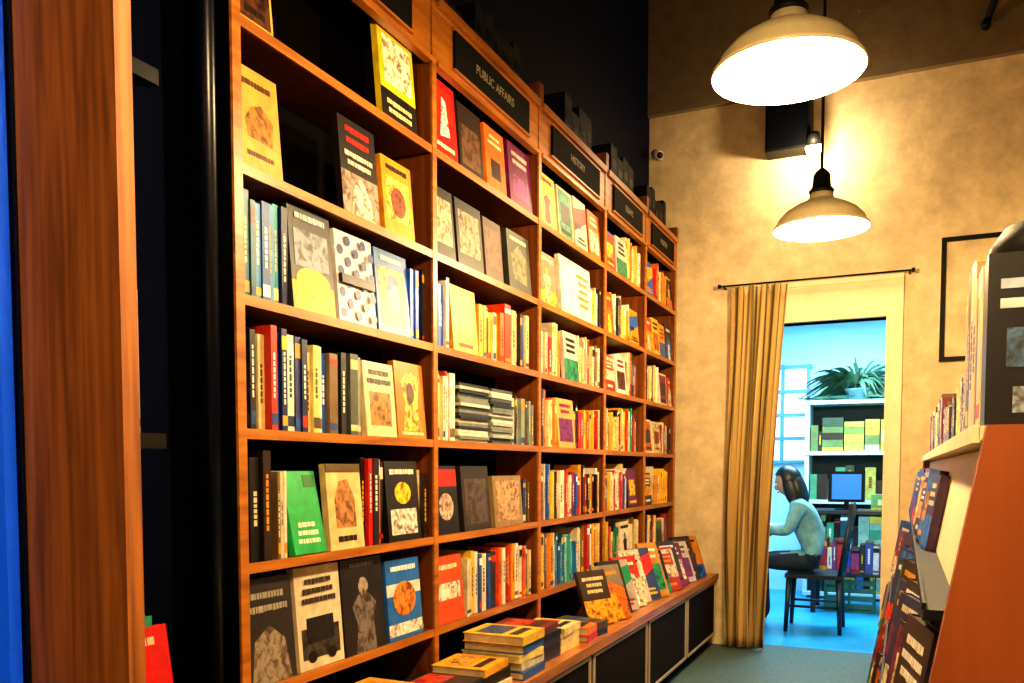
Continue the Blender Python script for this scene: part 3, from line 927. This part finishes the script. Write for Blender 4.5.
for s in (-1, 1):
    b0 = len(pts)
    pts += [((-.735, y+s*.15, .965), .062), ((-.80, y+s*.205, .78), .05), ((-.93, y+s*.17, .785), .04), ((-1.03, y+s*.13, .79), .026), ((-1.075, y+s*.12, .78), (.032, .018))]
    ed = [(3, b0), (b0, b0+1), (b0+1, b0+2), (b0+2, b0+3), (b0+3, b0+4)]
    for e_, l in zip(ed, 'SSSKK'): lab[e_] = l
    edges += ed
    b0 = len(pts)
    pts += [((-.66, y+s*.09, .54), .09), ((-1.04, y+s*.12, .53), .065), ((-1.03, y+s*.12, .32), .055), ((-1.0, y+s*.12, .09), .038), ((-1.04, y+s*.125, .045), .04), ((-1.17, y+s*.135, .035), .032)]
    ed = [(0, b0), (b0, b0+1), (b0+1, b0+2), (b0+2, b0+3), (b0+3, b0+4), (b0+4, b0+5)]
    for e_, l in zip(ed, 'JJJJBB'): lab[e_] = l
    edges += ed
body = skin_mesh('body', pts, edges)
for mt in (M_SHIRT, M_SKIN, M_JEANS, M_SHOE): body.data.materials.append(mt)
idx = {'S': 0, 'K': 1, 'J': 2, 'B': 3}
def segd(p, a, b):
    ab = b-a
    t = max(0, min(1, (p-a).dot(ab)/ab.length_squared))
    return (p-(a+ab*t)).length
for p in body.data.polygons:
    cc = p.center
    best = min(edges, key=lambda e_: segd(cc, Vector(pts[e_[0]][0]), Vector(pts[e_[1]][0]))-.5*(pts[e_[0]][1] if not isinstance(pts[e_[0]][1], tuple) else .03))
    k = idx[lab[best]]
    if cc.z < .60 and k == 0: k = 2
    if cc.z >= .60 and k == 2: k = 0
    p.material_index = k
body.parent = PE
for s in (-1, 1):
    for k in range(4):
        oy = (k-1.5)*.017
        L = (.055, .068, .063, .05)[k]
        bx, by = -1.08, y+s*.12+oy
        f = skin_mesh('finger', [((bx, by, .78), .0085), ((bx-L*.45, by, .778), .0082), ((bx-L*.8, by, .766), .0075), ((bx-L, by, .752), .006)], [(0, 1), (1, 2), (2, 3)], sub=1)
        f.data.materials.append(M_SKIN); f.parent = PE
    f = skin_mesh('thumb', [((-1.05, y+s*(.12-.02), .777), .01), ((-1.08, y+s*.078, .768), .009), ((-1.105, y+s*.072, .757), .007)], [(0, 1), (1, 2)], sub=1)
    f.data.materials.append(M_SKIN); f.parent = PE
hd = MB('head', [M_SKIN, M_HAIR, M_WHITE, plain('lips', hx('#8a3a34'), .5)])
HM = Matrix.Translation((-.835, y, 1.155)) @ Matrix.Rotation(math.radians(-18), 4, 'Y')
def ball(mb, cx, cy, cz, rx, ry, rz, mat, fn=None, nu=24, nv=16):
    V, F = [], []
    for j in range(nv+1):
        th = math.pi*j/nv
        for i in range(nu):
            ph = 2*math.pi*i/nu
            p = [math.sin(th)*math.cos(ph), math.sin(th)*math.sin(ph), math.cos(th)]
            if fn: p = fn(*p)
            V.append((cx+rx*p[0], cy+ry*p[1], cz+rz*p[2]))
    for j in range(nv):
        for i in range(nu):
            k = (i+1) % nu
            F.append((j*nu+i, (j+1)*nu+i, (j+1)*nu+k, j*nu+k))
    mb.poly(V, F, mat=mat, M=HM, smooth=True)
def skull(x, y_, z):
    if z < 0:
        f = 1-.28*(-z)**1.5
        return (x*f-.12*(-z), y_*f*.95, z)
    return (x, y_, z)
ball(hd, 0, 0, 0, .092, .075, .112, 0, skull)
ball(hd, -.094, 0, -.015, .016, .011, .022, 0)
for s in (-1, 1):
    ball(hd, -.078, s*.03, .01, .012, .014, .009, 2)
    ball(hd, -.087, s*.03, .01, .005, .006, .006, 1)
    ball(hd, -.083, s*.03, .03, .008, .018, .004, 1)
    ball(hd, .0, s*.076, -.002, .018, .008, .03, 0)
ball(hd, -.09, 0, -.055, .008, .022, .007, 3)
def capf(x, y_, z):
    if x < -.35 and z < .45:
        return (-.35-.1*(x+.35), y_, z)
    return (x, y_, z)
ball(hd, .012, 0, .018, .106, .094, .116, 1, capf)
ball(hd, .06, 0, -.08, .07, .092, .16, 1)
for s in (-1, 1):
    ball(hd, .015, s*.07, -.07, .055, .026, .14, 1)
h = hd.build(PE)

# ------------------------------------------------------------------ world and camera
wd = bpy.data.worlds.new('world'); S.world = wd; wd.use_nodes = True
wd.node_tree.nodes['Background'].inputs[0].default_value = (.05, .06, .09, 1)
wd.node_tree.nodes['Background'].inputs[1].default_value = .5
cam = bpy.data.cameras.new('camera')
co = bpy.data.objects.new('camera', cam); COL.objects.link(co)
cam.sensor_width = 36
cam.lens = 850/1024*36
cam.shift_y = .167
cam.clip_start = .02
co.location = (0, 0, EYE)
co.rotation_euler = (math.radians(90-3), 0, math.radians(24.7))
S.camera = co
try:
    S.view_settings.view_transform = 'Standard'
    S.view_settings.look = 'Medium High Contrast'
except Exception as ex:
    print(ex)
S.view_settings.exposure = 0.05
